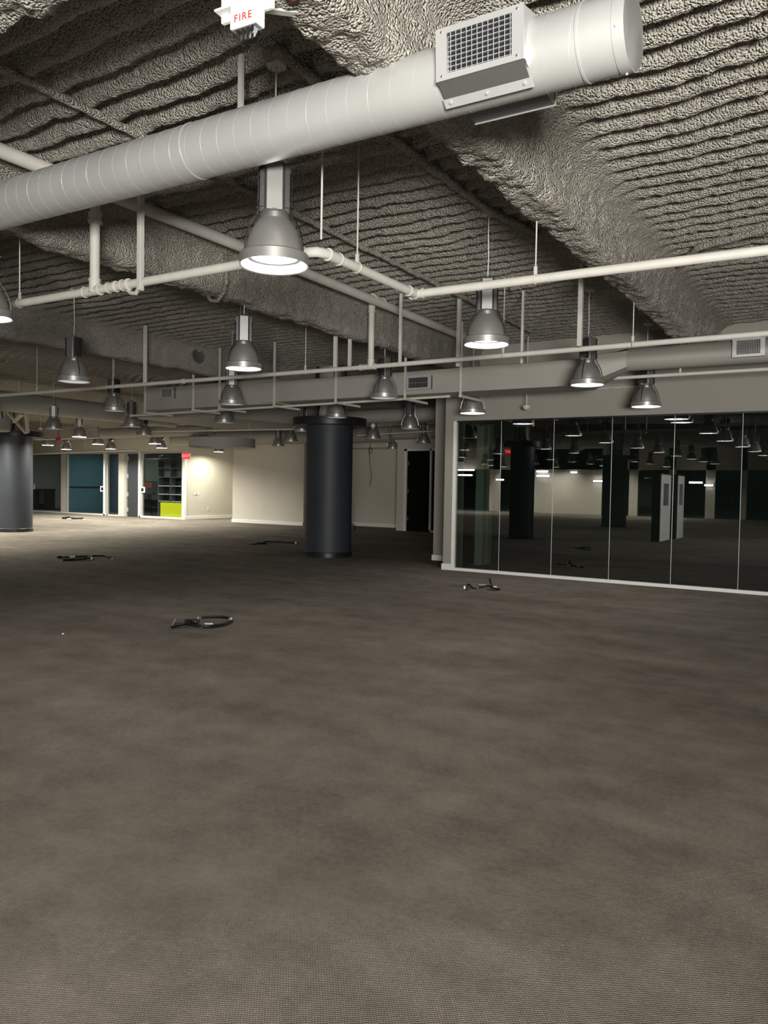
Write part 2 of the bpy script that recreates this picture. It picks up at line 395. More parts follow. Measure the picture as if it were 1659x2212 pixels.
for k, (a, b) in enumerate(((-33.70, -32.46), (-32.44, -31.4), (-30.93, -28.40), (-28.12, -27.42), (-25.9, -24.92), (-24.90, -23.48))):
    struct('window_%d' % (k+12), MB().box(a, b, OV+.04, OV+.052, .06, 2.70), GLASS2)
d2 = struct('door_2', MB().box(-26.85, -26.14, OV+.03, OV+.08, 0, 2.7), mat('charcoal door', (.035, .038, .045), .5))
for z in (.3, .95, 1.75, 2.5):
    MB().box(-26.88, -26.80, OV, OV+.03, z-.09, z+.09).build('hinge', BRIGHT, d2)

# ---------------- columns
def column(x, y, label):
    t = thing('round_column', label, 'column', (x, y, 0))
    MB().lathe([(.49, .10), (.49, 2.76)], n=64).build('shaft', CHAR, t)
    MB().lathe([(.49, 0), (.505, .0), (.505, .095), (.495, .105), (.49, .105)], n=64).build('base_band', BLACK, t)
    MB().lathe([(.49, 2.74), (.775, 2.74), (.775, 2.90), (.40, 2.90), (.30, 2.80)], n=64).build('cap_disc', BLACK, t)
    m = MB(); m.lathe([(.24, 2.85), (.24, 4.05)], n=20)
    m.build('core', DUCTP, t)
    for k in range(5):
        a = k*1.3 + x
        MB().tube([(.34*math.cos(a), .34*math.sin(a), 2.82), (.30*math.cos(a+.3), .30*math.sin(a+.3), 3.2), (.36*math.cos(a+.1), .36*math.sin(a+.1), 3.6), (.3*math.cos(a), .3*math.sin(a), 4.0)], .018, 8).build('riser_cable', BLKR, t)
    return t
column(-9.60, 13.25, 'charcoal round column with black disc cap standing in the middle of the floor')
column(-20.95, 13.35, 'charcoal round column cut by the left edge of the photo')
column(-8.68, 3.10, 'dark round column reflected in the second pane of the glass wall').scale = (.74, .74, 1)
column(-8.6, -6.8, 'dark round column reflected behind the white freestanding panels')
column(-19.0, -7.0, 'dark round column far behind the photographer')

# ---------------- lamps
def make_lamp(lensmat):
    t = thing('pendant_lamp', '', 'lamp')
    MB().lathe([(.196, .005), (.205, .0), (.206, .058), (.199, .066), (.170, .070)], n=48).build('rim', LAMPM, t)
    MB().lathe([(.172, .064), (.170, .09), (.160, .14), (.142, .19), (.118, .235), (.095, .262), (.085, .272)], n=48).build('dome', LAMPM, t)
    MB().lathe([(.085, .270), (.090, .275), (.090, .287), (.080, .291), (.080, .300), (.086, .304), (.084, .315)], n=40).build('collar', LAMPH, t)
    MB().lathe([(.196, .004), (.176, .03), (.152, .052)], n=48).build('reflector', REFL, t)
    MB().lathe([(.0, .062), (.140, .062)], n=48).build('lens', lensmat, t)
    MB().lathe([(.138, .0625), (.138, .050), (.150, .046), (.154, .054)], n=48).build('shade_ring', STEELD, t)  # dark ring standing in for the shade line between lens and reflector
    # faceted housing with finned flanks
    m = MB(); w = .047
    pts = [(-w, -.083), (w, -.083), (.062, -.05), (.062, .05), (w, .083), (-w, .083), (-.062, .05), (-.062, -.05)]
    v = [(x, y, z) for z in (.31, .585) for x, y in pts]
    m.add(v, [(i, (i+1) % 8, 8+(i+1) % 8, 8+i) for i in range(8)] + [tuple(range(8))[::-1], tuple(range(8, 16))])
    m.build('housing', LAMPH, t, bevel=.003)
    f = MB()
    for sx in (-1, 1):
        for k in range(6):
            y = -.0675 + k*.027
            x = .096 - abs(y)*.18
            f.box(min(sx*.06, sx*x), max(sx*.06, sx*x), y-.002, y+.002, .325, .575)
    f.build('cooling_fins', FIN, t)
    for k in range(4):
        a = math.radians(28 + (k % 2)*124 + (k//2)*180)
        c, s_ = math.cos(a), math.sin(a)
        path = [(.106, .53), (.106, .31), (.113, .285), (.142, .245), (.168, .19), (.185, .13), (.190, .085), (.190, .062)]
        b = MB().tube([(r*c, r*s_, z) for r, z in path], .0055, 8)
        b.tube([(.085*c, .085*s_, .36), (.120*c, .120*s_, .36)], .0055, 8).tube([(.085*c, .085*s_, .50), (.120*c, .120*s_, .50)], .0055, 8)
        b.build('support_rod', WIRE, t)
    h = MB()
    for a in (.5, 2.6, 4.7): h.tube([(.03*math.cos(a), .03*math.sin(a), .58), (.03*math.cos(a), .03*math.sin(a), .61)], .005, 8)
    h.tube([(0, 0, .58), (0, 0, .625)], .014, 12)
    h.build('hook', STEELD, t)
    MB().tube([(0, 0, .62), (.004, 0, .8), (-.003, .002, 1.0), (0, 0, 1.27)], .0055, 8).build('power_cord', PIPE, t)
    MB().tube([(.04, 0, .585), (.03, 0, 1.19)], .0016, 5).tube([(-.04, 0, .585), (-.03, 0, 1.19)], .0016, 5).build('suspension_wire', STEELD, t)
    MB().lathe([(.0, 1.165), (.055, 1.165), (.062, 1.175), (.062, 1.20)], n=32).build('canopy', ROD, t)
    return t
PROTO = {'on': make_lamp(LENS), 'far': make_lamp(LENSF), 'mid': make_lamp(LENSM), 'dim': make_lamp(LENSDIM), 'off': make_lamp(LENSOFF)}
used = set()
def lamp(x, y, kind, label, group, z=2.8, rz=None):
    p = PROTO[kind]
    if kind in used: o = copy_tree(p)
    else: o = p; used.add(kind)
    o.location = (x, y, z); o.rotation_euler = (0, 0, YAW + (random.uniform(-.5, .5) if rz is None else rz))
    o['label'] = label; o['group'] = group
    return o
G1 = 'bell-shaped pendant lamps hanging from the foam ceiling'
lamp(-3.02, 3.58, 'on', 'largest lit bell pendant hanging right below the spiral duct', G1, rz=.12)
lamp(-2.95, 6.48, 'on', 'lit bell pendant hanging behind the near sprinkler pipe, right of the elbow', G1, rz=-.15)
lamp(-6.0, 6.60, 'on', 'lit bell pendant below the looped foam-coated hose on the beam', G1, rz=.2)
lamp(-6.05, 3.60, 'on', 'lit bell pendant cut by the left edge of the photo', G1)
lamp(-2.95, 9.52, 'on', 'lit bell pendant with arched rods in front of the duct bend', G1, rz=.5)
lamp(-2.67, 11.40, 'on', 'lit bell pendant hanging just in front of the glass wall, nearest its middle', G1, z=2.70, rz=.4)
lamp(-5.40, 11.38, 'on', 'lit half-hidden bell pendant above the left end of the glass wall', G1, z=2.70, rz=.4)
lamp(-8.84, 6.47, 'dim', 'faintly glowing bell pendant standing alone near the ragged beam', G1)
lamp(-6.04, 9.69, 'off', 'unlit bell pendant with arched rods before the flat duct, beside the vertical pipe', G1, rz=.6)
lamp(-8.84, 9.45, 'off', 'unlit bell pendant directly behind and below the lit one, before the flat duct', G1)
lamp(-11.75, 9.45, 'off', 'unlit bell pendant in front of the end of the flat duct', G1)
lamp(-11.65, 12.23, 'off', 'unlit bell pendant under the flat duct, halfway to the middle column', G1)
lamp(-8.62, 12.11, 'off', 'unlit bell pendant overlapping the black cap of the middle column', G1)
lamp(-8.67, 15.03, 'off', 'unlit bell pendant between the middle column and the pier, highest there', G1)
lamp(-14.71, 12.34, 'off', 'unlit bell pendant against the big round duct, left of the flat duct', G1)
lamp(-14.76, 18.37, 'off', 'small unlit bell pendant left of the middle column, the nearer of two', G1)
lamp(-11.52, 17.94, 'off', 'small unlit bell pendant just right of the middle column', G1)
lamp(-11.11, 20.09, 'off', 'small unlit bell pendant above the black door', G1)
lamp(-13.98, 23.05, 'off', 'tiny unlit bell pendant above the pale wall by the hanging wire', G1)
lamp(-17.0, 20.48, 'off', 'tiny unlit bell pendant above the blank pale wall', G1)
lamp(-17.43, 12.17, 'off', 'unlit bell pendant near the left column, above the first glazed office', G1)
lamp(-17.0, 14.68, 'off', 'unlit bell pendant under the big round duct, leftmost of the close trio', G1)
lamp(-11.63, 14.9, 'off', 'unlit bell pendant half hidden by the middle column', G1)
lamp(-17.6, 17.6, 'off', 'small unlit bell pendant above the hanging ring', G1)
G2 = 'bright bell pendants by the glazed offices'
lamp(-19.74, 14.63, 'far', 'lit bell pendant in front of the flat pale duct, largest lit one by the offices', G2)
lamp(-25.71, 17.71, 'far', 'lit bell pendant by the red box, above the first glazed office', G2)
lamp(-28.23, 20.30, 'far', 'lit bell pendant lowest above the teal office, farthest away', G2)
lamp(-22.96, 17.79, 'far', 'lit bell pendant above the narrow dark pane beside the teal office', G2)
lamp(-25.63, 20.48, 'far', 'lit bell pendant low above the charcoal office door', G2)
lamp(-20.46, 18.15, 'far', 'lit bell pendant above the shelved office, the nearer of two', G2)
lamp(-22.67, 20.43, 'far', 'lit bell pendant above the shelved office, nearest the exit sign', G2)
lamp(-22.40, 23.2, 'mid', 'lit bell pendant in the bright wall nook, below the hanging ring', G2, z=2.78)
G3 = 'bell pendants behind the photographer, seen only as reflections in the glass wall'
for i in range(0, 7):
    for j in range(0, 6):
        x = -2.95 - 2.95*(i-1); y = .68 - 2.93*j
        if abs(x) < 1 and j == 0: continue
        if abs(x+8.8) < .9 and j == 2: continue
        lamp(x, y, 'on', 'lit bell pendant reflected in the dark glass wall', G3)
for k, (x, y) in enumerate(((-20.3, 11.6), (-23.2, 11.6), (-20.3, 8.7), (-23.2, 8.7), (-26.1, 11.6), (-17.4, 8.75))):
    lamp(x, y, 'far', 'lit bell pendant in the bright zone left of the photo edge', 'lit pendants out of frame at left')
for k, (x, y) in enumerate(((-12.4, -19.5), (-15.6, -19.7), (-18.7, -19), (-21.6, -17), (-24, -19), (-9, -18.5), (-12, -17), (-18.5, -16.6))):
    lamp(x, y, 'far', 'bright bell pendant at the rear wall, reflected in the glass wall', 'rear wall pendants reflected in the glass')

# ---------------- spiral duct with registers
def dl(u): return Vector((u, 3.30 - .01*(u+3), 3.44 - .02*(u+3)))
DR = .153
t = thing('spiral_duct', 'large pale spiral duct crossing the top of the photo', 'duct', tuple(dl(-.86)))
def loc(p, o): return tuple(Vector(p) - Vector(o.location))
off = Vector(t.location)
m = MB()
m.tube([dl(-12)-off, dl(-6)-off, dl(-3)-off, dl(-.86)-off], DR, 72)
m.build('duct_tube', DUCT, t)
# spiral lock seam, a raised helix round the tube
ax = (dl(-.9) - dl(-12)).normalized(); e1 = ax.cross(Vector((0,0,1))).normalized(); e2 = ax.cross(e1)
hp = []; k = 0; L = 8.2; pitch = .125
while True:
    a = k*2*math.pi/40; q = a/(2*math.pi)*pitch
    if q > L: break
    hp.append(dl(-9.2) - off + ax*q + (e1*math.cos(a) - e2*math.sin(a))*(DR-.0001)); k += 1
MB().tube(hp, .0013, 5).build('spiral_seam', DUCT, t)
for u in (-1.06, -3.38):
    p = dl(u)-off; MB().tube([p, p+ax*.010], DR+.0035, 64).build('joint_band', DUCT, t)
p = dl(-.86)-off
c = MB().tube([p-ax*.05, p], DR+.003, 72)
c.build('end_cap', DUCT, t)
s = MB()
for a in (.3, 1.8, 3.0, 4.2, 5.3):
    q = p - ax*.03 + (e1*math.cos(a)+e2*math.sin(a))*(DR+.003)
    s.tube([q, q+(e1*math.cos(a)+e2*math.sin(a))*.005], .006, 8)
s.build('screw', BRIGHT, t)
# register facing the photographer
def register(parent, o0, X, Yv, N, w, h, flange, nb, nr, depth, wedge, name='air_register'):
    """o0 centre of face, X along, Yv up in face, N outwards"""
    P = lambda x, y, n=0: o0 + X*x + Yv*y + N*n
    r = MB()
    iw, ih = w/2-flange[0], h/2-flange[1]
    for (a, b, c_, d_) in ((-w/2, -iw, -h/2, h/2), (iw, w/2, -h/2, h/2), (-iw, iw, ih, h/2), (-iw, iw, -h/2, -ih)):
        r.hexa([P(a, c_, -.006), P(b, c_, -.006), P(b, d_, -.006), P(a, d_, -.006), P(a, c_, 0), P(b, c_, 0), P(b, d_, 0), P(a, d_, 0)])
    reg = r.build(name, BRIGHT, parent)
    g = MB()
    for i in range(nb):
        x = -iw + 2*iw*(i+.5)/nb; tl = .004
        g.hexa([P(x-.0018, -ih, -.016), P(x+.0018, -ih, -.016), P(x+.0018, ih, -.016), P(x-.0018, ih, -.016), P(x-.0018+tl, -ih, -.006), P(x+.0018+tl, -ih, -.006), P(x+.0018+tl, ih, -.006), P(x-.0018+tl, ih, -.006)])
    for j in range(nr):
        y = -ih + 2*ih*(j+.5)/nr
        g.hexa([P(-iw, y-.0012, -.024), P(iw, y-.0012, -.024), P(iw, y+.0012, -.024), P(-iw, y+.0012, -.024), P(-iw, y-.0012, -.014), P(iw, y-.0012, -.014), P(iw, y+.0012, -.014), P(-iw, y+.0012, -.014)])
    g.build('grille', BRIGHT, reg)
    b = MB(); dd = depth
    b.add([P(-iw, -ih, -.026), P(iw, -ih, -.026), P(iw, ih, -.026), P(-iw, ih, -.026)], [(0, 1, 2, 3)])
    b.build('opening', BLACK, reg)
    s_ = MB()
    for a in (-w/2+.03, w/2-.03):
        for y in (-h/2+.018, h/2-.018): s_.tube([P(a, y, 0), P(a, y, .004)], .005, 8)
    s_.build('screw', LAMPH, reg)
    return reg, P
cF = Vector((-1.475, 3.09, 3.425)) - off
X1 = ax.copy(); N1 = Vector((0, -1, -.10)); N1 = (N1 - X1*N1.dot(X1)).normalized(); Y1 = N1.cross(X1).normalized()
if Y1.z < 0: Y1 = -Y1
reg, P = register(t, cF, X1, Y1, N1, .42, .22, (.055, .026), 12, 8, .1, .1)
# neck box behind the face: side cheeks and dark folded bottom running back to the tube
nk = MB()
w2, h2 = .205, .105
nk.hexa([P(-w2, -h2, -.09), P(w2, -h2, -.09), P(w2, h2, -.09), P(-w2, h2, -.09), P(-w2, -h2, -.07), P(w2, -h2, -.07), P(w2, h2, -.07), P(-w2, h2, -.07)])
for sx in (-1, 1):
    a, b = sx*w2-.002, sx*w2+.002
    nk.hexa([P(a, -h2, -.006), P(b, -h2, -.006), P(b, h2, -.006), P(a, h2, -.006), P(a, -h2-.06, -.20), P(b, -h2-.06, -.20), P(b, h2+.02, -.20), P(a, h2+.02, -.20)])
nk.hexa([P(-w2, h2-.004, -.006), P(w2, h2-.004, -.006), P(w2, h2, -.006), P(-w2, h2, -.006), P(-w2, h2+.01, -.20), P(w2, h2+.01, -.20), P(w2, h2+.015, -.20), P(-w2, h2+.015, -.20)])
nk.build('neck', DUCT, reg)
nb_ = MB(); nb_.hexa([P(-w2, -h2, -.006), P(w2, -h2, -.006), P(w2, -h2+.004, -.006), P(-w2, -h2+.004, -.006), P(-w2, -h2-.058, -.078), P(w2, -h2-.058, -.078), P(w2, -h2-.054, -.08), P(-w2, -h2-.054, -.08)])
nb_.build('neck_bottom', LAMPH, reg)
fl = MB(); fl.hexa([P(-w2-.01, -h2-.056, -.075), P(w2+.012, -h2-.056, -.075), P(w2+.012, -h2-.052, -.078), P(-w2-.01, -h2-.052, -.078), P(-w2-.01, -h2-.086, -.105), P(w2+.012, -h2-.086, -.105), P(w2+.012, -h2-.082, -.108), P(-w2-.01, -h2-.082, -.108)])
for a in (-.18, 0, .18): fl.tube([P(a, -h2-.068, -.088), P(a, -h2-.074, -.082)], .006, 8)
fl.build('mounting_flange', DUCT, reg)
dk = MB(); dk.hexa([P(-.21, -.11, -.012), P(.21, -.11, -.012), P(.21, -.104, -.012), P(-.21, -.104, -.012), P(-.21, -.118, -.03), P(.21, -.118, -.03), P(.21, -.11, -.03), P(-.21, -.11, -.03)])
dk.build('lower_strip', STEELD, reg)  # dark strip along the lower edge of the face
# its twin on the far side of the tube
cB = Vector((-1.49, 3.55, 3.42)) - off
N2 = Vector((0, 1, .0)); X2 = -X1; N2 = (N2 - X2*N2.dot(X2)).normalized(); Y2 = N2.cross(X2).normalized()
if Y2.z < 0: Y2 = -Y2
reg2, Q = register(t, cB, X2, Y2, N2, .42, .22, (.055, .026), 12, 8, .1, .1)
nk = MB().hexa([Q(-w2, -h2, -.14), Q(w2, -h2, -.14), Q(w2, h2, -.14), Q(-w2, h2, -.14), Q(-w2, -h2, -.008), Q(w2, -h2, -.008), Q(w2, h2, -.008), Q(-w2, h2, -.008)])
nk.build('neck', STEELD, reg2)

# hangers of the spiral duct
def hanger(label, bottom, top, r=.006, strap=False, clamp=None, group=None, ring=None):
    b = Vector(bottom); tp = Vector(top)
    t = thing('hanger_rod', label, 'hanger', tuple(b), group)
    m = MB()
    if strap: m.bar((0, 0, 0), tp-b, strap, strap*.6)
    else: m.tube([(0, 0, 0), tp-b], r, 8)
    m.build('rod', ROD, t)
    if ring:
        k = MB(); pr = ring[0]; a = Vector(ring[1])
        pts = [Vector((0, 0, -pr-.01)) + (Vector((0,0,1))*math.cos(q)+a*math.sin(q))*(pr+.004) for q in np.linspace(.45, 2*math.pi-.45, 22)]
        k.tube(pts, .004, 6); k.bar((0, 0, -.015), (0, 0, .05), .026, .012)
        k.build('pipe_ring', ROD, t)
    if clamp: MB().box(-.016, .016, -.012, .012, -.02, .012).build('clamp', ROD, t)
    return t
hanger('wide white strap hanger between the foam deck and the spiral duct', (-3.18, 3.45, 3.44), (-3.18, 3.45, 4.02), strap=.032, clamp=True)

# ---------------- fire strobe
t = thing('fire_alarm_strobe', 'white alarm strobe marked in red letters with clear faceted lens', 'alarm', (-2.14, 2.34, 3.36))
t.rotation_euler = (0, 0, math.radians(4))
MB().box(-.066, .066, -.012, .045, -.048, .055).build('body', PLAST, t, bevel=.004)
lettering('FIRE', .040, mat('red print', (.60, .035, .035), .5), t, (0, -.0128, -.014), 1.25)
m = MB()
pr = [(-.060, -.048), (-.055, -.072), (-.033, -.098), (.033, -.098), (.055, -.072), (.060, -.048)]
v = [(x, y, z) for y in (-.006, .038) for x, z in pr]
m.add(v, [tuple(range(6)), tuple(range(6, 12))[::-1]] + [(i, 6+i, 6+(i+1) % 6, (i+1) % 6) for i in range(6)])
m.build('strobe_lens', glass_material('strobe plastic', (.8, .82, .85), 1.5), t, bevel=.003)
m = MB()
for k in range(4): m.hexa([Vector((-.045+k*.025, .0, -.05)), Vector((-.028+k*.025, -.002, -.05)), Vector((-.03+k*.025, .03, -.05)), Vector((-.045+k*.025, .03, -.05)), Vector((-.040+k*.022, .01, -.085)), Vector((-.030+k*.022, .01, -.088)), Vector((-.030+k*.022, .02, -.085)), Vector((-.04+k*.022, .02, -.088))])
m.build('strobe_reflector', WIRE, t)
MB().box(-.16, .10, .045, .065, .03, .28).box(-.16, .10, .0, .05, .055, .065).build('back_plate', PLAST, t, bevel=.004)
st = MB().bar((-2.10, 2.42, 3.47), (-2.10, 2.5, 3.50), .035, .03)
st = MB().bar((-2.20, 2.42, 3.46), (-2.08, 2.66, 3.52), .035, .035)
tag(st.build('mounting_strut', ROD), 'short white strut carrying the alarm strobe at the foam beam', 'strut')
tag(MB().box(-2.03, -1.98, 2.44, 2.5, 3.46, 3.52).build('junction_box', RED, bevel=.003), 'small red box at the very top edge beside the alarm strobe', 'box')

# ---------------- sprinkler pipes
def pipe(name, label, pts, r, fittings=(), cat='pipe', m_=None):
    o = Vector(pts[0]); t = thing(name, label, cat, tuple(o))
    MB().tube([Vector(p)-o for p in pts], r, 20).build('pipe_run', m_ or PIPE, t)
    for a, b, fr in fittings:
        a = Vector(a)-o; b = Vector(b)-o
        d_ = (b-a).normalized()
        MB().tube([a, a+d_*.012, a+d_*.0121, b-d_*.0121, b-d_*.012, b], [fr, fr, fr*.88, fr*.88, fr, fr], 20).build('coupling', m_ or PIPE, t)
    return t
Z1 = 3.07
el = [(-3.45, 4.18, Z1), (-3.24, 4.18, Z1), (-3.17, 4.20, Z1), (-3.14, 4.26, Z1), (-3.14, 4.5, Z1)]
pipe('sprinkler_pipe', 'near horizontal sprinkler pipe passing behind the largest lamp, with one elbow', [(-7.2, 4.12, Z1), (-5.4, 4.16, Z1)] + el + [(-3.14, 5.46, Z1)], .034,
     [((-5.55, 4.16, Z1), (-5.35, 4.16, Z1), .046), ((-5.25, 4.16, Z1), (-5.15, 4.16, Z1), .044), ((-5.08, 4.16, Z1), (-5.0, 4.16, Z1), .046), ((-3.34, 4.18, Z1), (-3.26, 4.18, Z1), .042), ((-3.14, 4.28, Z1), (-3.14, 4.42, Z1), .044), ((-3.14, 5.38, Z1), (-3.14, 5.50, Z1), .042)])
pipe('sprinkler_pipe', 'sprinkler pipe running from the elbow to the right edge in front of the second lamp', [(-3.17, 5.50, Z1), (-.57, 5.58, Z1), (2.5, 5.7, Z1)], .034,
     [((-3.19, 5.50, Z1), (-3.07, 5.503, Z1), .042)])
pipe('sprinkler_pipe', 'long sprinkler pipe spanning the whole photo in front of the flat duct', [(-16, 8.42, Z1), (-5.6, 8.56, Z1), (3.5, 8.40, Z1)], .030,
     [((-5.72, 8.56, Z1), (-5.48, 8.56, Z1), .042), ((-11.0, 8.49, Z1), (-10.93, 8.49, Z1), .036), ((-9.0, 8.515, Z1), (-8.95, 8.515, Z1), .038)])
pipe('sprinkler_pipe', 'thin sprinkler pipe before the wall above the glass', [(-3.22, 10.92, Z1), (3.5, 10.92, Z1)], .024)
pa, pb = aty(282, 898, 10.6), aty(954, 857, 10.6)
pipe('sprinkler_pipe', 'thin sprinkler pipe just under the flat duct', [tuple(pa), tuple((pa+pb)/2), tuple(pb+(pb-pa)*.02)], .021, [(tuple(pa), tuple(pa+(pb-pa)*.006), .028)])
pa = aty(330, 932, 15.0); pb = aty(650, 927, 15.0)
pipe('sprinkler_pipe', 'thin far sprinkler pipe passing behind the hanging ring toward the middle column', [tuple(pa), tuple(pb)], .022)
pa = aty(770, 941, 19.0); pb = aty(950, 930, 19.0)
pipe('sprinkler_pipe', 'thin far sprinkler pipe between the middle column and the pier', [tuple(pa), tuple(pb)], .022)
pa = aty(60, 981, 19.5); pb = aty(292, 972, 19.5)
pipe('sprinkler_pipe', 'pale sprinkler pipe above the glazed offices', [tuple(pa), tuple(pb)], .03)
pipe('main_pipe', 'thick high pipe running beside the foam beam toward the flat duct', [(-5.42, 1.9, 3.90), (-5.42, 6, 3.90), (-5.48, 11.6, 3.90)], .055,
     [((-5.42, 4.05, 3.92), (-5.42, 4.27, 3.92), .068), ((-5.46, 8.43, 3.92), (-5.46, 8.67, 3.92), .068)])
pipe('riser_pipe', 'vertical pipe with grooved collar dropping from the thick pipe to the near tee', [(-5.42, 4.16, Z1), (-5.42, 4.16, 3.86)], .040,
     [((-5.42, 4.16, Z1-.02), (-5.42, 4.16, Z1+.09), .052), ((-5.42, 4.16, 3.62), (-5.42, 4.16, 3.70), .058)])
pipe('riser_pipe', 'vertical pipe joining the thick high pipe to the long sprinkler pipe', [(-5.55, 8.56, Z1), (-5.55, 8.56, 3.90)], .040,
     [((-5.55, 8.56, Z1), (-5.55, 8.56, Z1+.09), .050), ((-5.55, 8.56, 3.78), (-5.55, 8.56, 3.86), .052)])
def post(label, px, py, z, ztop, w=.05):
    p = atz(px, py, z); t = thing('ceiling_post', label, 'post', tuple(p))
    MB().box(-w/2, w/2, -w/2, w/2, 0, ztop-z).build('post_bar', ROD, t, bevel=.003)
    return t, p
tp, p = post('vertical painted post with foot loop just beyond the near tee', 303, 628, 3.0, 4.0, .042)
MB().tube([(-.02, 0, .02), (-.06, .01, -.01), (-.13, .02, .0), (-.17, .02, .03)], .016, 10).build('foot_loop', ROD, tp)
for px, py, z, w, lb in ((1252, 748, 3.07, .05, 'flat vertical post beside the lamp with arched rods before the duct bend'), (990, 792, 3.07, .05, 'vertical post crossing the long pipe near the second lamp'),
                     (724, 800, 3.07, .045, 'vertical post left of the riser pipe, reaching the flat duct'), (755, 798, 3.07, .04, 'shorter vertical post right beside the riser pipe, reaching the flat duct'),
                     (864, 786, 3.07, .035, 'round-topped vertical post right of the riser pipe'), (313, 828, 3.07, .045, 'vertical post over the left end of the flat duct'),
                     (1127, 785, 3.07, .03, 'thin vertical post behind the second lamp, near the duct')):
    post(lb, px, py, z, 3.98, w)
RX = (1, 0, 0)
hanger('rod hanging the elbow branch pipe right of the largest lamp', (-3.14, 4.64, Z1+.045), (-3.14, 4.64, 4.0), ring=(.034, (1, 0, 0)))
hanger('rod hanging the right sprinkler pipe from the foam beam', (-2.13, 5.535, Z1+.045), (-2.13, 5.535, 3.52), ring=(.034, (0, 1, 0)))
hanger('rod with pipe ring hanging at the far left over the near sprinkler pipe', (-6.42, 4.14, Z1+.045), (-6.42, 4.14, 4.0), ring=(.034, (0, 1, 0)))
hanger('thin rod behind the largest lamp housing', (-2.95, 3.95, 3.05), (-2.95, 3.95, 4.0), r=.007)
hanger('rod hanging the long pipe right of the third lit lamp', (-6.62, 8.54, Z1+.04), (-6.62, 8.54, 3.98), ring=(.03, (0, 1, 0)))
hanger('rod hanging the long pipe from the bright beam', (-2.14, 8.47, Z1+.04), (-2.14, 8.47, 3.52), ring=(.03, (0, 1, 0)))
hanger('rod hanging the long pipe between lamp and duct end', (-3.65, 8.5, Z1+.04), (-3.65, 8.5, 3.98), ring=(.03, (0, 1, 0)))
hanger('rod hanging the long pipe near the lone dim lamp', (-10.6, 8.5, Z1+.04), (-10.6, 8.5, 3.98), ring=(.03, (0, 1, 0)))
hanger('rod hanging the thin pipe from the beam near the glass wall', (-2.12, 10.92, Z1+.03), (-2.12, 10.92, 3.52), ring=(.024, (0, 1, 0)), r=.005)
hanger('pale rod left of the long pipe coupling', (-12.6, 8.46, Z1+.04), (-12.6, 8.46, 3.98), ring=(.03, (0, 1, 0)))

for lab, px, py, v in (('short rod holding the pale pipe above the glazed offices', 185, 976, 19.5), ('short rod holding the far pipe right of the middle column', 842, 936, 19.0), ('short rod holding the far pipe behind the hanging ring', 538, 929, 15.0)):
    q = aty(px, py, v); hanger(lab, tuple(q), (q[0], q[1], 4.0))
# small coated conduits on the deck
def conduit(label, pts, r):
    P_ = [Vector(p) for p in pts]; out = []
    for a, b in zip(P_[:-1], P_[1:]):
        k = int((b-a).length/.05)+1
        out += [a + (b-a)*i/k + Vector((random.uniform(-.006, .006), random.uniform(-.006, .006), random.uniform(-.006, .006))) for i in range(k)]
    out.append(P_[-1])
    return tag(MB().tube(out, [r*random.uniform(.8, 1.25) for _ in out], 12).build('coated_conduit', FOAM, angle=180), label, 'conduit')
conduit('foam-coated conduit crossing the dark deck above the spiral duct', [(-4.43, 1.9, 3.95), (-4.43, 7.5, 3.95), (-4.46, 11.5, 3.95)], .026)
conduit('foam-coated conduit close beside the bright beam', [(-2.88, 3.4, 3.95), (-2.88, 6.3, 3.95), (-2.72, 7.1, 3.95)], .034)
conduit('foam-coated conduit crossing the deck behind the second lamp', [(-3.75, 8.9, 3.95), (-2.3, 8.6, 3.95), (-2.2, 8.58, 3.93)], .03)
conduit('foam-coated conduit bending on the deck at the right edge', [(-1.75, 8.75, 3.93), (-1.45, 8.2, 3.93), (-.6, 7.85, 3.93)], .035)
tag(MB().tube([(-5.72, 6.0, 3.92), (-5.70, 6.0, 3.62), (-5.74, 6.0, 3.50), (-5.84, 6.02, 3.43), (-5.95, 6.03, 3.44), (-6.02, 6.04, 3.52)], .02, 12).build('coated_hose', FOAM, angle=180), 'looped foam-coated hose hanging from the rough beam', 'hose')

# ---------------- flat duct and its continuation
DV0, DV1, DZ0, DZ1 = 10.4, 11.0, 2.925, 3.335
t = thing('flat_duct', 'long flat rectangular duct crossing behind the lamps', 'duct', (-12.2, 10.7, 3.1))
b = Vector(t.location)
def lb(m_): m_.v = [tuple(Vector(p)-b) for p in m_.v]; return m_
lb(MB().box(-12.0, -8.7, DV0, DV1, DZ0-.02, DZ1)).build('duct_box', DUCTP, t, bevel=.01)
lb(MB().box(-9.0, -3.3, DV0-.02, DV1, DZ0, DZ1-.05)).build('duct_box', DUCTP, t, bevel=.01)
lb(MB().hexa([(-12.35, DV0+.25, DZ0), (-12.0, DV0, DZ0-.02), (-12.0, DV1, DZ0-.02), (-12.35, DV1, DZ0), (-12.35, DV0+.25, DZ1), (-12.0, DV0, DZ1), (-12.0, DV1, DZ1), (-12.35, DV1, DZ1)])).build('end_box', DUCTP, t)
n = 24; vs = []
for k in range(n):
    a = 2*math.pi*k/n + math.pi/4
    cx, cz = math.cos(a), math.sin(a); q = max(abs(cx), abs(cz))
    vs.append((-3.3, 10.7 + cx/q*.30, 3.115 + cz/q*.19))
for k in range(n):
    a = 2*math.pi*k/n + math.pi/4; vs.append((-2.75, 10.7+.155*math.cos(a), 3.275+.155*math.sin(a)))
m = MB().add(vs, [(k, (k+1) % n, n+(k+1) % n, n+k) for k in range(n)]); lb(m).build('transition', DUCTP, t)
lb(MB().tube([(-2.76, 10.7, 3.275), (3.5, 10.7, 3.275)], .152, 40)).build('round_section', DUCTP, t)
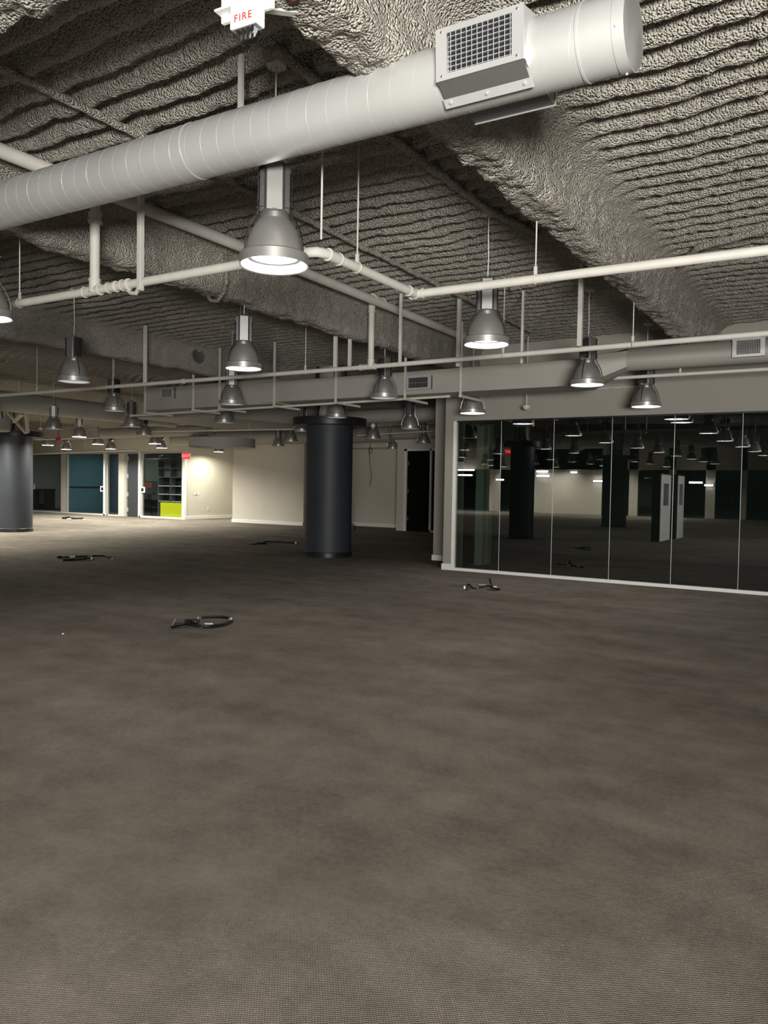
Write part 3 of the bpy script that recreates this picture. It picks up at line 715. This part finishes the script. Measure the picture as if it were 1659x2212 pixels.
def flat_reg(u0, u1, z0, z1, v, nb, nr):
    o = Vector(((u0+u1)/2, v, (z0+z1)/2)) - b
    r_, _ = register(t, o, Vector((1, 0, 0)), Vector((0, 0, 1)), Vector((0, -1, 0)), u1-u0, z1-z0, (.05, .03), nb, nr, .05, .05)
    lb(MB().box(u0+.01, u1-.01, v+.006, v+.02, z0+.01, z1-.01)) 
    MB().add([tuple(Vector(p)-b) for p in [(u0+.004, v+.001, z0+.004), (u1-.004, v+.001, z0+.004), (u1-.004, v+.001, z1-.004), (u0+.004, v+.001, z1-.004), (u0+.004, v+.07, z0+.004), (u1-.004, v+.07, z0+.004), (u1-.004, v+.07, z1-.004), (u0+.004, v+.07, z1-.004)]],
             [(0,1,5,4),(1,2,6,5),(2,3,7,6),(3,0,4,7)]).build('neck', STEELD, r_)
flat_reg(-6.05, -5.60, 2.985, 3.20, DV0-.09, 12, 1)
flat_reg(-11.52, -11.15, 3.10, 3.31, DV0-.07, 12, 8)
flat_reg(-1.43, -1.06, 3.18, 3.415, 10.50, 14, 9)
for k, (px, py) in enumerate(((313, 882), (417, 878), (474, 884), (592, 876), (725, 868), (875, 853), (995, 846))):
    p = aty(px, py, DV0-.05)
    tt = thing('duct_hanger', 'vertical duct support bar ' + ('at the left end of the flat duct', 'right of the small left register', 'beside the twice stacked unlit lamps', 'on the flat duct left of its middle', 'on the flat duct above the column cap', 'just left of the square register', 'just right of the square register')[k], 'hanger', (p[0], DV0-.05, DZ0-.05))
    MB().box(-.018, .018, -.012, .012, 0, 1.08).build('bar', ROD, tt)
    MB().box(-.022, .022, -.02, .70, -.035, .0).build('cross_bar', ROD, tt)
# ducts further back
t = thing('round_duct', 'big dark round duct sloping across the left side above the bright zone', 'duct', (-18, 10, 3.43))
MB().tube([(0, -7, 0), (0, 6.7, 0)], .25, 40).build('duct_tube', DUCTP, t)
for y in (-1, .2, 1.0, 2.1, 3.3, 4.5, 5.8): MB().tube([(0, y, 0), (0, y+.03, 0)], .256, 40).build('joint_band', DUCTP, t)
for y in (1.6, 5): MB().tube([(0, y, .24), (0, y, .6)], .01, 8).build('hanger_rod', ROD, t)
t = thing('plenum_box', 'dark boxy plenum hanging behind the flat duct', 'duct', (-14.2, 15, 3.02))
MB().hexa([(-1.7, -1.9, .1), (1.6, -1.9, 0), (2.1, 1.8, .02), (-1.0, 1.8, 0), (-1.7, -1.9, .45), (1.6, -1.9, .45), (2.1, 1.8, .45), (-1.0, 1.8, .45)]).build('plenum_body', DUCTP, t, bevel=.01)
t = thing('flat_duct', 'pale flat duct high in front of the glazed offices', 'duct', (-23.6, 17.2, 3.14))
MB().box(-2.2, 1.6, -.2, .2, -.17, .17).build('duct_box', DUCTP, t, bevel=.008)
register(t, Vector((1.3, -.21, 0)), Vector((1, 0, 0)), Vector((0, 0, 1)), Vector((0, -1, 0)), .42, .24, (.07, .05), 8, 1, .05, .05)
t = thing('round_duct', 'pale ribbed round duct above the shelved office', 'duct', (-20.2, 17.2, 3.12))
m = MB().tube([(-1.75, 0, 0), (3.2, .0, 0)], .17, 32)
for x in (-1.2, 1.9): MB().tube([(x, 0, .16), (x, 0, .87)], .008, 8).build('hanger_rod', ROD, t)
for k in range(60): m.tube([(-1.7+k*.08, 0, 0), (-1.69+k*.08, 0, 0)], .175, 32, caps=False)
m.build('duct_tube', DUCTP, t)
t = thing('round_duct', 'wide pale duct behind the hanging ring and lamps', 'duct', (-17.5, 20.9, 3.15))
MB().tube([(-5, 0, 0), (4.8, 0, 0)], .25, 32).build('duct_tube', DUCTP, t)
for x in (-3, 1, 4): MB().tube([(x, 0, .24), (x, 0, .86)], .01, 8).build('hanger_rod', ROD, t)
t = thing('round_duct', 'far duct between the middle column and the pier', 'duct', (-12, 20.9, 3.2))
MB().tube([(-.6, 0, 0), (4.5, 0, 0)], .22, 32).build('duct_tube', DUCTP, t)
for x in (0, 3): MB().tube([(x, 0, .2), (x, 0, .8)], .008, 8).build('hanger_rod', ROD, t)
t = thing('round_duct', 'dim bulging duct above the far lamps beside the pier', 'duct', (-10.6, 16.6, 3.28))
MB().tube([(-1.3, 0, 0), (2.6, 0, 0)], .18, 32).build('duct_tube', DUCTP, t)

# hanging rings
def ring(x, y, z, r, label):
    t = thing('hanging_ring', label, 'ceiling ring', (x, y, z))
    MB().lathe([(r-.03, 0), (r, 0), (r, .27), (r-.03, .27), (r-.03, 0)], n=72).build('hoop', RINGM, t)
    MB().lathe([(0, .06), (r-.03, .06)], n=72).build('underside', DUCTP, t)
    for k in range(3):
        a = k*2.1+.4; MB().tube([((r-.1)*math.cos(a), (r-.1)*math.sin(a), .06), ((r-.1)*math.cos(a), (r-.1)*math.sin(a), 4.0-z)], .006, 6).build('suspension_rod', ROD, t)
ring(-17.0, 17.76, 2.62, 1.02, 'light grey round hoop hanging left of the middle column')
ring(-17.9, 10.1, 2.66, 1.02, 'light grey round hoop cut by the left edge above the left column')
# hanging odds and ends
t = thing('sprinkler_drop', 'thin drop pipe ending in a round sprinkler cup above the glass wall', 'sprinkler', (-4.72, 12.0, 2.79))
MB().tube([(0, 0, .06), (0, 0, 1.2)], .011, 10).build('drop_pipe', ROD, t)
MB().lathe([(0, 0), (.03, .0), (.065, .035), (.065, .07), (.02, .08)], n=24).build('sprinkler_cup', PIPE, t)
p = aty(126, 948, 16.5)
t = thing('red_alarm_box', 'small red box hanging on two red rods near the offices', 'alarm', tuple(p))
MB().box(-.09, .09, -.05, .05, -.06, .05).build('box_body', RED, t, bevel=.01)
MB().tube([(-.03, 0, .05), (-.03, 0, 4.0-p[2])], .01, 8).tube([(.04, 0, .05), (.04, 0, 4.0-p[2])], .01, 8).build('rods', RED, t)
p = aty(88, 926, 13.5)
t = thing('smoke_detector', 'small round detector hanging on a thin rod by the left column', 'detector', tuple(p))
MB().lathe([(0, -.04), (.05, -.03), (.07, .02), (.02, .04)], n=20).build('detector_head', RINGM, t)
MB().tube([(0, 0, .03), (0, 0, 4.0-p[2])], .006, 6).build('rod', ROD, t)
for (a, b2, v, lab) in (((12, 885), (56, 935), 12.9, 'pale diagonal brace rising left of the left column'), ((56, 880), (60, 935), 12.7, 'upright pale brace beside the left column cap'), ((48, 895), (30, 912), 12.8, 'short pale brace crossing above the left column cap')):
    A = Vector(aty(*a, v)); B = Vector(aty(*b2, v)); tag(MB().bar(A, B, .09, .06).build('ceiling_brace', WOODY), lab, 'brace')
conduit('fine foam-free conduit along the wall top above the glass', [(-5.6, 12.435, 3.12), (-2.9, 12.435, 3.14)], .012).data.materials[0] = ROD
do_ = ray(428, 767); do_ = EYE + do_ * (-10.20/do_[0])
dh = tag(MB().lathe([(0, 0), (.11, 0), (.13, .012), (.15, 0)], n=24).build('beam_opening', mat('bare dark foam', (.09, .085, .075), .9, bump=(30, .03))), 'round dark opening in the side of the ragged beam', 'opening')
dh.location = tuple(do_); dh.rotation_euler = (0, math.pi/2, 0)
# tiny hanging wire with a loop
p0, p1, p2 = (Vector(aty(800, 962, 23.4)), Vector(aty(799, 1005, 23.4)), Vector(aty(799, 1048, 23.4)))
t = thing('hanging_wire', 'thin black wire with a small loop dangling before the pale rear wall', 'wire', tuple(p0))
pts = [Vector((0, 0, 1.2)), Vector((0, 0, 0)), Vector((-.03, 0, -.2)), p1-p0, (p1+p2)/2-p0+Vector((.08, 0, 0)), p2-p0]
MB().tube(pts, .008, 6).build('wire_strand', BLKR, t)
MB().tube([Vector((.07*math.sin(a)+.01, .0, -.19-.11*math.cos(a))) for a in np.linspace(0, 6.2, 20)], .009, 6).build('wire_loop', BLKR, t)

# exit sign, plates
t = thing('exit_sign', 'red lit exit sign on the corner post by the shelved office', 'sign', (-23.22, 22.22, 2.58))
t.rotation_euler = (0, 0, YAW)
MB().box(-.17, .17, -.03, .03, -.13, .13).build('sign_body', PLAST, t, bevel=.006)
MB().box(-.15, .15, -.034, -.03, -.11, .11).build('sign_face', mat('red sign face', (.6, .01, .02), .4, emit=((1, .01, .03), .45)), t)
lettering('EXIT', .17, REDE, t, (0, -.036, 0))
# second exit sign, seen mirrored in the glass wall
pv = Vector(aty(1099, 976, 31.0)); 
t = copy_tree(t); t['label'] = 'red exit sign reflected in the left end of the glass wall'; t.location = (pv.x, 2*GV+.06-31.0, pv.z); t.rotation_euler = (0, 0, math.pi)
def plate(label, pos, rz, w, h):
    t = thing('wall_plate', label, 'wall plate', tuple(pos)); t.rotation_euler = (0, 0, rz)
    MB().box(-w/2, w/2, -.01, 0, -h/2, h/2).build('cover', PLAST, t, bevel=.002)
    MB().box(-w*.2, w*.2, -.013, -.01, -h*.3, h*.3).build('insert', RINGM, t)
plate('wide white switch plate on the brightly lit nook wall', (-23.38, 22.95, 1.06), math.pi/2, .28, .12)
plate('white power outlet low on the brightly lit nook wall', (-23.38, 23.64, .42), math.pi/2, .09, .14)
plate('white power outlet low on the rear wall near the black door', (-14.13, 23.8, .43), 0, .09, .14)
for px, py, lab in ((70, 1051, 'square white-framed lock plate on the first glazed office'), (221, 1056, 'square white-framed lock plate on the teal office glass'), (308, 1058, 'square white-framed lock plate on the shelved office glass')):
    p = aty(px, py, OV-.03); t = thing('lock_plate', lab, 'lock', tuple(p))
    MB().box(-.13, .13, -.01, .03, -.12, .12).build('plate_frame', PLAST, t); MB().box(-.07, .07, -.015, -.01, -.07, .07).build('keyhole_block', BLACK, t)

# added glowing panels, out of view, that brighten the office interiors
OL = emitter('office fill glow', (.9, 1, .98), 11)
for k, (x, lab) in enumerate(((-32.5, 'first'), (-29.3, 'teal'), (-24.8, 'shelved'))):
    t = thing('office_fill_panel', 'added square fill panel inside the %s office, hidden above its glass' % lab, 'light', (x, 23.5, 2.82))
    MB().box(-.45, .45, -.3, .3, -.005, 0).build('diffuser', OL, t); MB().box(-.48, .48, -.33, .33, 0, .03).build('frame', WHITE, t)
# office contents
tag(MB().box(-24.92, -23.60, OV+.12, OV+.16, .05, .66).build('yellow_panel', YELL), 'bright yellow low panel behind the glass by the exit sign', 'panel')
t = thing('shelf_unit', 'dark grid shelf standing above the yellow panel', 'shelf', (-24.62, OV+.5, 0))
m = MB()
for x in (-.70, .02, .70): m.box(x-.02, x+.02, -.15, .15, 0, 2.66)
m.build('uprights', GREYW, t)
for z in (.7, 1.0, 1.35, 1.72, 2.1, 2.4): MB().box(-.70, .70, -.15, .15, z-.02, z+.02).build('shelf', RINGM if z < 1.5 else GREYW, t)
MB().box(-.70, .70, .13, .15, 0, 1.72).build('back_panel', BLACK, t)
MB().box(-.70, .70, .13, .15, 1.72, 2.66).build('upper_back_panel', mat('grey green board', (.16, .17, .15), .6), t)
def on_side(px0, px1, py0, py1, u):
    a = ray(px0, py0); a = EYE + a*(u/a[0]); b_ = ray(px1, py1); b_ = EYE + b_*(u/b_[0])
    return min(a[1], b_[1]), max(a[1], b_[1]), min(a[2], b_[2]), max(a[2], b_[2])
y0, y1, z0, z1 = on_side(313, 350, 990, 1040, -27.13)
tag(MB().box(-27.145, -27.11, y0, y1, z0, z1).build('whiteboard', mat('grey board', (.22, .24, .20), .6)), 'pale grey board hung in the shelved office', 'board')
y0, y1, z0, z1 = on_side(311, 327, 1041, 1054, -27.13)
tag(MB().box(-27.145, -27.10, y0, y1, z0, z1).build('pinned_card', mat('salmon card', (.40, .13, .08), .6)), 'small salmon card under the board in the shelved office', 'card')
y0, y1, z0, z1 = on_side(311, 350, 1055, 1112, -27.0)
t = thing('desk', 'cluttered dark desk in the shelved office', 'desk', (-26.8, (y0+y1)/2, 0)); h_ = (y1-y0)/2
MB().box(-.3, .3, -h_, h_, .72, .76).box(-.3, .3, -h_, h_, .36, .39).build('desk_top', GREYW, t)
for x in (-.26, .26):
    for y in (-h_+.04, h_-.04): MB().box(x-.02, x+.02, y-.02, y+.02, 0, .72).build('leg', BLACK, t)
random.seed(5)
for k in range(7):
    y = -h_+.15+k*(2*h_-.3)/6; hh = random.uniform(.10, .28)
    q = tag(MB().box(-.12, .12, -.055, .055, 0, hh).build('storage_box', random.choice([GREYW, RINGM, STEELD]), bevel=.01), ('low', 'squat', 'dark', 'taller', 'pale', 'narrow', 'end')[k] + ' box in the row on the desk in the shelved office', 'box', 'boxes on the office desk')
    q.location = (-26.75, (y0+y1)/2+y, .76)
def on_rear(px0, px1, py0, py1, v):
    a = aty(px0, py0, v); b_ = aty(px1, py1, v); return min(a[0], b_[0]), max(a[0], b_[0]), min(a[2], b_[2]), max(a[2], b_[2])
x0, x1, z0, z1 = on_rear(72, 97, 1027, 1049, 25.58)
tag(MB().box(x0, x1, 25.56, 25.6, z0, z1).build('wall_board', mat('beige board', (.42, .40, .33), .6)), 'beige board inside the first glazed office', 'board')
x0, x1, z0, z1 = on_rear(68, 108, 1052, 1100, 24.6); x0 = max(x0, -36.5)
t = thing('desk', 'long table inside the first glazed office', 'desk', ((x0+x1)/2, 24.6, 0)); h_ = (x1-x0)/2
MB().box(-h_, h_, -.35, .35, .98, 1.06).build('desk_top', BLACK, t)
MB().box(-h_+.1, h_*.3, -.03, .03, .3, .95).build('modesty_panel', mat('beige laminate', (.3, .29, .25), .6), t)
for x in (-h_+.05, h_-.05): MB().box(x-.03, x+.03, -.3, .3, 0, .98).build('leg', BLACK, t)
tag(MB().box(-31.1, -31.07, OV+.2, 26.0, 1.18, 1.24).build('wall_rail', BLACK), 'dark rail across the teal office wall', 'rail')

# ---------------- things behind the photographer (they show in the glass wall)
def panel(x, y0, y1, label):
    t = thing('freestanding_panel', label, 'panel', (x, (y0+y1)/2, 0)); h = (y1-y0)/2
    m = MB(); m.box(-.12, .12, -h, -h*.55, 0, 1.98).box(-.12, .12, h*.55, h, 0, 1.98).box(-.12, .12, -h*.55, h*.55, 0, 1.05).box(-.12, .12, -h*.55, h*.55, 1.72, 1.98)
    m.build('panel_body', WHITE, t)
    MB().box(-.125, .10, h, h+.03, 0, 1.99).box(-.14, .13, -h, h+.03, 1.98, 2.02).build('black_edge', BLACK, t)
    MB().box(-.02, 0, -h*.55, h*.55, 1.05, 1.72).build('window_screen', DUCTP, t)
panel(-5.12, .10, 1.48, 'white freestanding panel with slot window, reflected nearer in the glass wall')
panel(-5.0, -1.35, -.35, 'white freestanding panel with slot window, reflected farther in the glass wall')
m = MB()
for a, b2 in ((-37, -24.5), (-20.5, -19.8), (-17.6, -13.2), (-11.6, -11.1), (-9.4, -9.0), (-7.4, -6.9), (-5.6, -5.3), (-2.5, 9)): m.box(a, b2, -21.2, -21, 0, 4.2)
m.box(-37, 9, -21.2, -21, 2.7, 4.2)
struct('wall_behind', m, WALL)
struct('wall_behind_dark', MB().box(-37, 9, -24.9, -24.7, 0, 4.2), DARKW)
for k, (a, b2) in enumerate(((-24.5, -20.5), (-19.8, -17.6), (-13.2, -11.6), (-11.1, -9.4), (-9.0, -7.4), (-6.9, -5.6), (-5.3, -2.5))):
    struct('window_%d' % (k+30), MB().box(a, b2, -21.1, -21.09, 0, 2.7), GLASS2)
# linear lights by the rear wall, mirrored in the glass
LIN = emitter('tube light', (1, 1, 1), 16.0)
for k, (xa, xb, ya) in enumerate(((986, 1020, 1015), (986, 1016, 1026), (1156, 1180, 1018), (1156, 1183, 1028), (1279, 1301, 1039), (1230, 1243, 1020), (1487, 1515, 1042), (1520, 1538, 1048), (1068, 1084, 1036))):
    yv = 2*GV + .06 + 20.6; A = aty(xa, ya, yv); B = aty(xb, ya, yv); w_ = (B[0]-A[0])/2
    t = thing('linear_light', 'white linear light on the rear wall, mirrored in the glass wall', 'light', ((A[0]+B[0])/2, -20.9, A[2]), 'linear lights on the rear wall')
    MB().box(-w_, w_, 0, .06, -.04, .04).build('diffuser', LIN, t); MB().box(-w_-.02, w_+.02, -.1, 0, -.05, .05).build('housing', WHITE, t)

# ---------------- cable whips on the carpet
def whip(label, strands, blocks):
    """strands: (material name, radius, [(px, py, z)...]); blocks: (px, py, len, wid, hgt, angle, material)"""
    o = Vector(atz(strands[0][2][0][0], strands[0][2][0][1], 0)); t = thing('cable_whip', label, 'cable', tuple(o))
    for nm, mt, r, pts in [(s_[0], s_[1], s_[3] if len(s_) > 3 else .012, s_[2]) for s_ in strands]:
        P_ = [Vector(atz(a, b_, 0)) - o + Vector((0, 0, z_ + r)) for a, b_, z_ in pts]
        out = []
        for i in range(len(P_)-1):
            p0 = P_[max(i-1, 0)]; p1 = P_[i]; p2 = P_[i+1]; p3 = P_[min(i+2, len(P_)-1)]
            for k in range(6):
                q = k/6; out.append(.5*((2*p1)+(p2-p0)*q+(2*p0-5*p1+4*p2-p3)*q*q+(3*p1-p0-3*p2+p3)*q**3))
        out.append(P_[-1])
        MB().tube(out, r, 10).build(nm, mt, t)
    for (nm, mt, px, py, l, w, h, ang, z_) in blocks:
        p = Vector(atz(px, py, 0)) - o
        q = MB().box(-l/2, l/2, -w/2, w/2, 0, h)
        c_, s_ = math.cos(ang), math.sin(ang)
        q.v = [(p.x + x*c_ - y*s_, p.y + x*s_ + y*c_, z + z_) for x, y, z in q.v]
        q.build(nm, mt, t, bevel=.006)
A0 = YAW
whip('black cable whip looped on the carpet, nearest to the viewer',
     [('cable', BLKR, [(371, 1358, .0), (385, 1356, .01), (402, 1355, .02), (425, 1358, .015), (455, 1358, .01), (480, 1354, .005), (497, 1348, .005), (500, 1344, .01), (487, 1341, .02), (462, 1340, .02), (436, 1341, .02)], .016),
      ('cable', BLKR, [(376, 1357, .02), (400, 1356, .03), (415, 1350, .03), (432, 1349, .02)], .014),
      ('stripped_wire', FOIL, [(371, 1357, .01), (374, 1353, .03), (380, 1347, .05)], .004),
      ('stripped_wire', FOIL, [(495, 1345, .03), (500, 1343, .035), (500, 1346, .03)], .008)],
     [('connector', BLKR, 410, 1350, .10, .05, .05, A0, .01), ('connector', BLKR, 422, 1350, .05, .06, .05, A0+.3, .01), ('tape_wrap', FOIL, 436, 1357, .035, .035, .034, A0, .005), ('tape_wrap', FOIL, 451, 1356, .09, .045, .04, A0+.1, .008), ('fitting', LAMPH, 428, 1346, .03, .03, .06, A0, .01)])
whip('small tangle of black cable with white connectors in front of the glass wall',
     [('cable', BLKR, [(1006, 1274, .01), (1012, 1268, .03), (1022, 1273, .01), (1040, 1273, .02), (1055, 1271, .03), (1064, 1273, .01), (1080, 1275, 0)], .012),
      ('cable', BLKR, [(1062, 1272, .02), (1060, 1270, .06), (1057, 1270, .13)], .013),
      ('stripped_wire', FOIL, [(1034, 1268, .03), (1046, 1269, .03), (1059, 1269, .03)], .006),
      ('cable', BLKR, [(1052, 1275, 0), (1068, 1276, 0), (1080, 1275, 0)], .007)],
     [('connector', FOIL, 1004, 1274, .04, .04, .05, A0, .01), ('connector', BLKR, 1009, 1275, .05, .05, .06, A0, .0), ('flat_tag', FOIL, 1027, 1273, .09, .03, .02, A0-.5, .015), ('connector', FOIL, 1069, 1273, .05, .04, .04, A0+.4, .01)])
whip('long black cable whip lying on the carpet toward the left column',
     [('cable', BLKR, [(126, 1206, .02), (145, 1208, .02), (165, 1207, .02), (195, 1206, .02), (222, 1205, .02), (240, 1207, .01)], .02),
      ('cable', BLKR, [(136, 1212, 0), (160, 1211, .0), (185, 1210, .01), (197, 1207, .02)], .022),
      ('stripped_wire', FOIL, [(150, 1208, .03), (162, 1208, .035)], .014), ('stripped_wire', FOIL, [(236, 1206, .02), (243, 1208, 0)], .008)],
     [('connector', BLKR, 129, 1207, .09, .05, .05, A0-.3, .01), ('fitting', FOIL, 198, 1209, .03, .04, .05, A0, .0)])
whip('thin black cable whip lying just left of the middle column',
     [('cable', BLKR, [(531, 1174, 0), (545, 1177, 0), (562, 1176, .01), (574, 1173, .02), (600, 1173, .01), (632, 1174, .0), (643, 1174, 0)], .016),
      ('cable', BLKR, [(555, 1176, .01), (575, 1176, .01)], .02)],
     [('connector', RINGM, 639, 1175, .05, .05, .06, A0, 0), ('connector', BLKR, 572, 1175, .06, .05, .05, A0, 0)])
whip('distant short cable whip on the bright carpet before the glazed offices',
     [('cable', BLKR, [(136, 1121, .01), (147, 1120, .02), (160, 1122, .01), (181, 1122, .02)], .03)],
     [('connector', BLKR, 139, 1121, .16, .08, .07, A0, 0), ('connector', FOIL, 150, 1122, .12, .06, .05, A0, 0), ('connector', FOIL, 181, 1123, .06, .06, .05, A0, 0)])
p = Vector(atz(757, 1149, 0))
tag(MB().tube([p+Vector((.02, .0, .28)), p+Vector((.10, .06, .22)), p+Vector((.14, .08, .1)), p+Vector((.06, .04, .02))], .014, 8).build('cable_stub', BLKR), 'short black cable curling out behind the middle column', 'cable')
tag(MB().box(*[v for v in ()]) if False else MB().lathe([(0, 0), (.012, 0), (.009, .01), (0, .012)], n=8).build('white_crumb', PLAST), 'tiny white scrap lying on the carpet at left', 'scrap').location = tuple(atz(136, 1370, 0.0))
